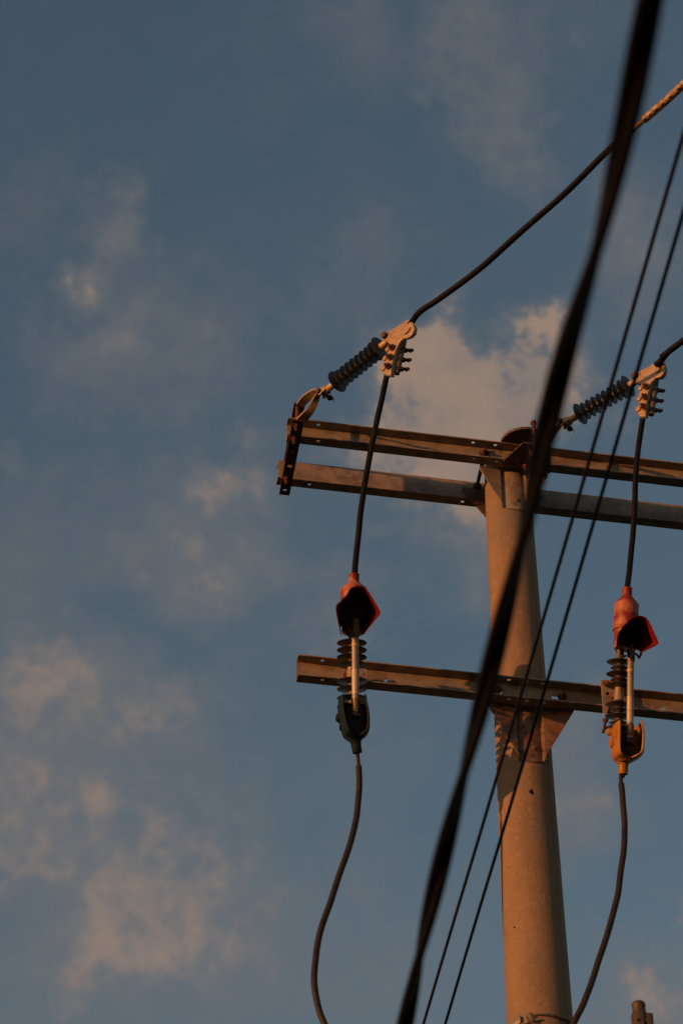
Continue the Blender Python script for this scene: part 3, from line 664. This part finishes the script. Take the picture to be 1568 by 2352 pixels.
qL = dict(lean=0, ax=(755, 830, 757, 1760), sheds=[(925, .060), (1010, .060), (1095, .060), (1182, .060), (1375, .060), (1470, .060), (1575, .060), (1680, .060)], collar=(1205, 1335),
    plate=[(650, 1225), (700, 1215), (925, 1225), (938, 1250), (938, 1385), (900, 1405), (700, 1400), (650, 1380)], pholes=[(905, 1300)], anchor=(770, 1310), pbolts=[(700, 1300)], carriage=None,
    capf=.02, cap=[(783, 112), (775, 800)], capprof=[(.045, 0), (.0465, .01), (.047, .12), (.053, .121), (.0545, .28), (.0545, .33), (.051, .34), (.0535, .345), (.0535, .55), (.055, .72), (.052, .755), (.024, .85), (.0205, .87), (.0205, .985), (.022, 1.0), (.016, 1.0)],
    hood_fill=((765, 420), (765, 700), .050), hb=((795, 1680), (800, 2030), .036), hood=[(616, 768, .20), (570, 505, .23), (625, 430, .22), (690, 360, .21), (735, 285, .19), (790, 256, .18), (850, 252, .18), (905, 266, .18), (950, 315, .19), (1035, 455, .20), (1082, 545, .21), (1076, 585, .21), (985, 700, .20), (905, 802, .19)],
    hoodback=[(636, 838, .01), (606, 630, .01), (612, 550, .01), (655, 460, .01), (705, 400, .01), (760, 380, .01), (800, 372, .01), (840, 380, .01), (870, 410, .01), (900, 500, .01), (910, 580, .01), (905, 640, .01), (890, 740, .01), (870, 830, .01)],
    tube=[(792, 640), (800, 1700)], tf=(.085, .085), tr=.0140, band=(930, 960), label=(1240, 1525), ferT=(660, 850), ferB=(1570, 1715),
    hooks=[[(640, 680, .05), (670, 700, .06), (690, 760, .06), (690, 790, .04)], [(880, 760, .10), (905, 740, .11), (940, 700, .11), (965, 680, .10)], [(705, 780, .03), (710, 820, .03), (740, 840, .02)]],
    shroud=[(1560, 618, 905, -.01, .125, 50), (1640, 608, 918, -.01, .13, 48), (1750, 610, 940, -.01, .13, 46), (1860, 630, 950, -.005, .13, 44), (1950, 652, 944, .0, .128, 40), (2000, 672, 925, .005, .12, 30), (2030, 700, 885, .015, .10, 10), (2055, 722, 865, .025, .09, 2)],
    pmat='galv', smat='teal', spout=[(795, 2050), (820, 2212)], sf=.06, sr=.019, domes=[(612, 1800, .05, .020, .016), (628, 1880, .05, .024, .006)])
t1, sp1, sd1, cap1 = cutout(OL, z4, qL, 'fuse cutout with dark green lower shroud, left end of the lower crossarm')
qR = dict(lean=0, ax=(567, 800, 550, 1760), sheds=[(950, .053), (1020, .037), (1090, .054), (1160, .037), (1222, .054), (1440, .054), (1505, .038), (1575, .054), (1650, .038), (1712, .054)], collar=(1240, 1395),
    plate=[(347, 1175), (352, 1155), (400, 1143), (470, 1165), (500, 1210), (520, 1300), (500, 1400), (445, 1440), (410, 1560), (392, 1575), (375, 1530)], pholes=[(428, 1308)], anchor=(470, 1330), pbolts=[(420, 1195)], carriage=[(405, 1600), (375, 1750)],
    capf=.02, cap=[(652, 95), (627, 790)], capprof=[(.045, 0), (.0465, .01), (.0475, .29), (.0535, .295), (.0535, .325), (.0515, .33), (.0515, .50), (.0500, .505), (.0502, .53), (.0505, .70), (.0495, .73), (.024, .85), (.0205, .87), (.0200, .985), (.0215, 1.0), (.016, 1.0)],
    hood_fill=((675, 570), (675, 740), .028), hb=((672, 1740), (660, 2055), .036), hood=[(522, 830, .20), (540, 640, .22), (580, 570, .22), (640, 500, .21), (700, 440, .20), (760, 416, .20), (815, 415, .20), (870, 440, .20), (915, 510, .20), (960, 610, .21), (1002, 705, .21), (992, 742, .21), (900, 790, .20), (822, 832, .19)],
    hoodback=[(530, 830, .02), (535, 700, .02), (545, 640, .02), (570, 580, .02), (600, 540, .02), (640, 520, .02), (680, 520, .02), (710, 540, .02), (730, 570, .02), (740, 620, .02), (745, 660, .02), (745, 700, .02), (740, 740, .02), (735, 790, .02)],
    tube=[(692, 800), (682, 1790)], tf=(.08, .085), tr=.0132, band=(1030, 1060), label=(1345, 1640), ferT=(805, 940), ferB=(1650, 1790),
    hooks=[[(740, 845, .11), (770, 865, .12), (785, 895, .12), (805, 860, .12), (808, 830, .12)], [(575, 790, .08), (600, 820, .08), (605, 880, .08), (630, 870, .07)]],
    shroud=[(1655, 512, 790, -.01, .125, 48), (1720, 504, 812, -.01, .13, 46), (1820, 498, 820, -.01, .13, 44), (1920, 494, 820, -.005, .13, 42), (2000, 496, 814, .0, .125, 38), (2040, 508, 785, .005, .118, 28), (2065, 530, 740, .015, .10, 10), (2090, 552, 690, .025, .09, 2)],
    pmat='galv', smat='yellow', spout=[(605, 2075), (604, 2232)], sf=.055, sr=.0195, domes=[(500, 1860, .055, .032, .018), (500, 1750, .03, .020, .032)])
t2, sp2, sd2, cap2 = cutout(OR, z5, qR, 'fuse cutout with ochre lower shroud and faded red cap, right of the pole')

# ------------------------------------------------------------ jumpers
def ndof(p): return (p-CP).dot(NN)
def wob(pts, amp=.0018, k=9):
    return [p+Vector((noise.noise(p*k), noise.noise(p*k+Vector((9, 0, 0))), 0))*amp for p in pts]
def jumper(pix, n0, n1, r, m, label, group, extra_end=None, extra_start=None):
    pts = []
    for i, p in enumerate(pix):
        f = min(1, i/(len(pix)-3)); pts.append(hv(p, n0+(n1-n0)*f))
    if extra_start is not None: pts = [extra_start]+pts
    if extra_end is not None: pts = pts+[extra_end]
    o = obj('jumper_cable', add_tube(bmesh.new(), wob(spline(pts, 8)), r, 16), m, None, pts[0], smooth=60); tag(o, label, 'cable', group); return o
tl1 = hp(*z1(1192, 650), E, Vector((.66, .75, 0))); n1 = ndof(E)-.03
jumper([(893, 840), (887, 868), (875, 925), (858, 1000), (840, 1095), (826, 1195), (817, 1280), (814, 1318), (813.5, 1332)], n1, ndof(cap1), .0125, 'cable', 'black cable from the left strain clamp down to the green cutout', 'cables from the strain clamps down to the cutouts')
n2 = ndof(E2)-.03
jumper([(1478, 945), (1474, 965), (1466, 1020), (1460, 1085), (1456.5, 1160), (1453, 1220), (1445, 1300), (1440, 1345), (1439, 1360)], n2, ndof(cap2), .0122, 'cable', 'black cable from the right strain clamp down to the ochre cutout', 'cables from the strain clamps down to the cutouts')
def lower(pix, nds, spx, sd, r1, r2, k, label):
    t = thing('jumper_cable', label, 'cable', spx, 'cables hanging below the cutouts')
    pts = [hv(p, nd) for p, nd in zip(pix, nds)]
    obj('bare_end', tube([spx-sd*.03, spx+sd*.005, pts[0], pts[1]], r1, 12), 'cable_r', t, smooth=60)
    jk = wob(spline(pts[1:], 8), .0035); bm = bmesh.new(); add_tube(bm, jk, lambda f: r2, 18)
    obj('jacket', bm, 'cable_r', t, smooth=60)
    return t
ns1 = ndof(sp1); ns2 = ndof(sp2)
tl = lower([(822, 1742), (823.5, 1760), (825, 1815), (817, 1880), (802, 1942), (781, 2005), (757, 2075), (736, 2140), (724, 2200), (722, 2255), (730, 2310), (745, 2352), (800, 2470), (900, 2620)],
     [ns1+(.22-ns1)*i/13 for i in range(14)], sp1, sd1, .0072, .0122, 0, 'weathered black cable hanging below the green cutout, bowed to the left')
tr = lower([(1425, 1785), (1425.5, 1800), (1431, 1855), (1434, 1920), (1428, 1985), (1419, 2045), (1404, 2110), (1385, 2175), (1362, 2245), (1338, 2305), (1316, 2352), (1285, 2430), (1262, 2520)],
     [ns2+(.24-ns2)*i/12 for i in range(13)], sp2, sd2, .0085, .0122, 0, 'weathered black cable hanging below the ochre cutout towards the pole foot')

# ------------------------------------------------------------ cables in front
def horiz_line(p, az, h):
    a = hz(p, 1.6+h); return a, Vector((math.sin(R(az)), math.cos(R(az)), 0))
# twisted service cable, close to the viewer
zc = 1.6+2.4
c_pts = [hz(p, zc) for p in ((1492, 0), (1433, 300), (1372, 560), (1303, 790), (1250, 1000), (1208, 1200), (1120, 1560), (1043, 1860), (968, 2170), (930, 2352))]
d0 = (c_pts[1]-c_pts[0]).normalized(); d9 = (c_pts[-1]-c_pts[-2]).normalized()
path = spline([c_pts[0]-d0*2.2, c_pts[0]-d0*.8]+c_pts+[c_pts[-1]+d9*1.5, c_pts[-1]+d9*6], 24)
svc = thing('twisted_cable', 'thick black twisted cable crossing close in front, out of focus', 'cable', c_pts[0])
T, fr_ = frames(path)
y0 = hz((1385, 510), zc).y; y1 = hz((965, 2170), zc).y; half = (y1-y0)/3
# phase 0 = one conductor behind the other as seen from below
for s in range(2):
    pts = []
    for i, p in enumerate(path):
        view = (p-CAM).normalized(); v = (view-T[i]*view.dot(T[i])).normalized(); u = v.cross(T[i]).normalized()
        # helix carried by the cable's own frame; start angle set where it passes overhead
        ph = math.pi*(p.y-y0)/half+s*math.pi
        uu = Vector((T[i].y, -T[i].x, 0)).normalized(); vv = uu.cross(T[i])
        ph += R(47)*0
        pts.append(p+(uu*math.sin(ph+.0)+vv*math.cos(ph))*.0090)
    obj('cable_core', add_tube(bmesh.new(), pts, .0092, 16), 'cable', svc, smooth=60)
# two thin lines
zl = 1.6+4.25
for (p, q_, lb) in (((1568, 310), (972, 2352), 'left one of the two thin black lines slanting across the pole'), ((1568, 488), (1022, 2352), 'right one of the two thin black lines slanting across the pole')):
    a, b = hz(p, zl), hz(q_, zl); d = (b-a).normalized(); L = (b-a).length
    pts = [a-d*9, a-d*3, a+d*L*0, a+d*L*.33-Z*.012, a+d*L*.66-Z*.012, b, b+d*5, b+d*14]
    o = obj('thin_line', tube(pts, .0052, 12), 'cable', None, a, smooth=60); tag(o, lb, 'cable', 'thin black lines')

# ------------------------------------------------------------ guy wire loop round the pole at the bottom of the picture
gz = pole_hit((1237, 2340)).z
guy = thing('guy_wire_loop', 'steel wire wound round the pole with a bright clip at the lower edge', 'guy wire', CP+Z*gz)
def around(a0, a1, zf_, r_off, n=40):
    out = []
    for i in range(n+1):
        f = i/n; a = a0+(a1-a0)*f; z = zf_(f); out.append(CP+Vector((math.cos(a), math.sin(a), 0))*(prad(z)+r_off)+Z*z)
    return out
def strand(bm, pts, rad, n=6, r=.0022, tw=.7):
    T, fr_ = frames(pts)
    for s in range(n): add_tube(bm, [p+(fr_[i][0]*math.cos(s*6.283/n+i*tw)+fr_[i][1]*math.sin(s*6.283/n+i*tw))*rad for i, p in enumerate(pts)], r, 7)
bm = bmesh.new(); strand(bm, around(R(-100), R(200), lambda f: gz+.016-.022*f, .007, 60), .0036, r=.0019); obj('wire', bm, 'wirem', guy, smooth=60)
bm = bmesh.new(); strand(bm, around(R(-178), R(-95), lambda f: gz-.030+.022*f, .008, 40), .0036, r=.0019); obj('wire', bm, 'wirem', guy, smooth=60)
bm = bmesh.new()
c0 = pole_hit(z7(480, 830)); out = (Vector((c0.x, c0.y, 0))-CP).normalized(); tg = Vector((-out.y, out.x, 0))
for k in range(9):
    cc_ = c0+out*.010-Z*.0055*k+tg*.002*k
    add_tube(bm, [cc_+(out*math.sin(a)+tg*math.cos(a))*.0115+Z*.004*math.cos(a) for a in [6.283*i/16 for i in range(17)]], .0016, 7)
obj('binding_wire', bm, 'wirem', guy, smooth=60)
k0 = pole_hit(z7(345, 850)); out2 = (Vector((k0.x, k0.y, 0))-CP).normalized()
c_ = hv(z7(405, 838), ndof(k0)+.05); c2_ = hv(z7(330, 872), ndof(k0)+.01)
bm = bmesh.new(); dr = (c_-c2_).normalized(); up_ = (Z-dr*Z.dot(dr)).normalized(); add_box(bm, (c_+c2_)/2-Z*.012, dr*(c_-c2_).length*.55, dr.cross(up_)*.003, up_*.012, .001)
add_box(bm, c_-Z*.012+dr*.004, dr*.0035, dr.cross(up_)*.008, up_*.015, .001)
obj('clip', bm, 'wirem', guy)

# ------------------------------------------------------------ lower equipment arm below the picture and the head that reaches into it
zq = hv((1200, 2620), W_LO).z
arm4 = obj('crossarm', channel(-.75, 1.1, zq, .175, 1), 'galv', None, CP+Z*zq+NN*.175); tag(arm4, 'lowest crossarm, below the picture, holding the grey brown head at lower right', 'crossarm', 'steel channel crossarms on the pole')
base = hv(z7(1262, 883), .31); topz = hv(z7(1250, 735), .31).z
hd = thing('surge_arrester', 'grey brown head of a small device rising into the lower right corner', 'surge arrester', Vector((base.x, base.y, zq+HC)))
B0 = Vector((base.x, base.y, 0)); hz_ = topz
def px(n_): return n_/3.1/560
bm = bmesh.new()
prof = [(px(46), hz_-.30), (px(54), hz_-.285), (px(54), hz_-.052), (px(50), hz_-.048), (px(50), hz_-.045), (px(42), hz_-.040), (px(42), hz_-.014), (px(44), hz_-.012), (px(44), hz_-.006), (px(38), hz_)]
obj('head', lathe(prof, B0, Z, 28), 'stubm', hd, smooth=30)
bm = bmesh.new(); add_box(bm, B0+A*px(52)+NN*.012+Z*(hz_-.16), A*px(20), NN*.022, Z*.105, .003); add_box(bm, B0+NN*.030+Z*(hz_-.18), A*px(10), NN*.006, Z*.09, .002)
obj('side_clip', bm, 'stubm', hd)
for dx in (-.018, .022): obj('bolt', bolt(B0+A*dx+NN*.028+Z*(hz_-.085), NN, .005, .004, down=.003), 'dark_rust', hd)
zl0 = zq+HC
obj('core', lathe([(.02, zl0), (.02, hz_-.29)], B0, Z, 20), 'shed_b', hd)
k = 0
while zl0+.04+k*.045 < hz_-.32:
    put_shed(hd, B0+Z*(zl0+.04+k*.045), Z, .052, .0145, .005, 'shed_b'); k += 1
obj('foot', join([add_box(bmesh.new(), B0+Z*(zl0+.004)-NN*.03, A*.03, NN*.08, Z*.0035, .001), lathe([(.024, zl0+.008), (.024, zl0+.03), (.018, zl0+.034)], B0, Z, 20)]), 'galv', hd)
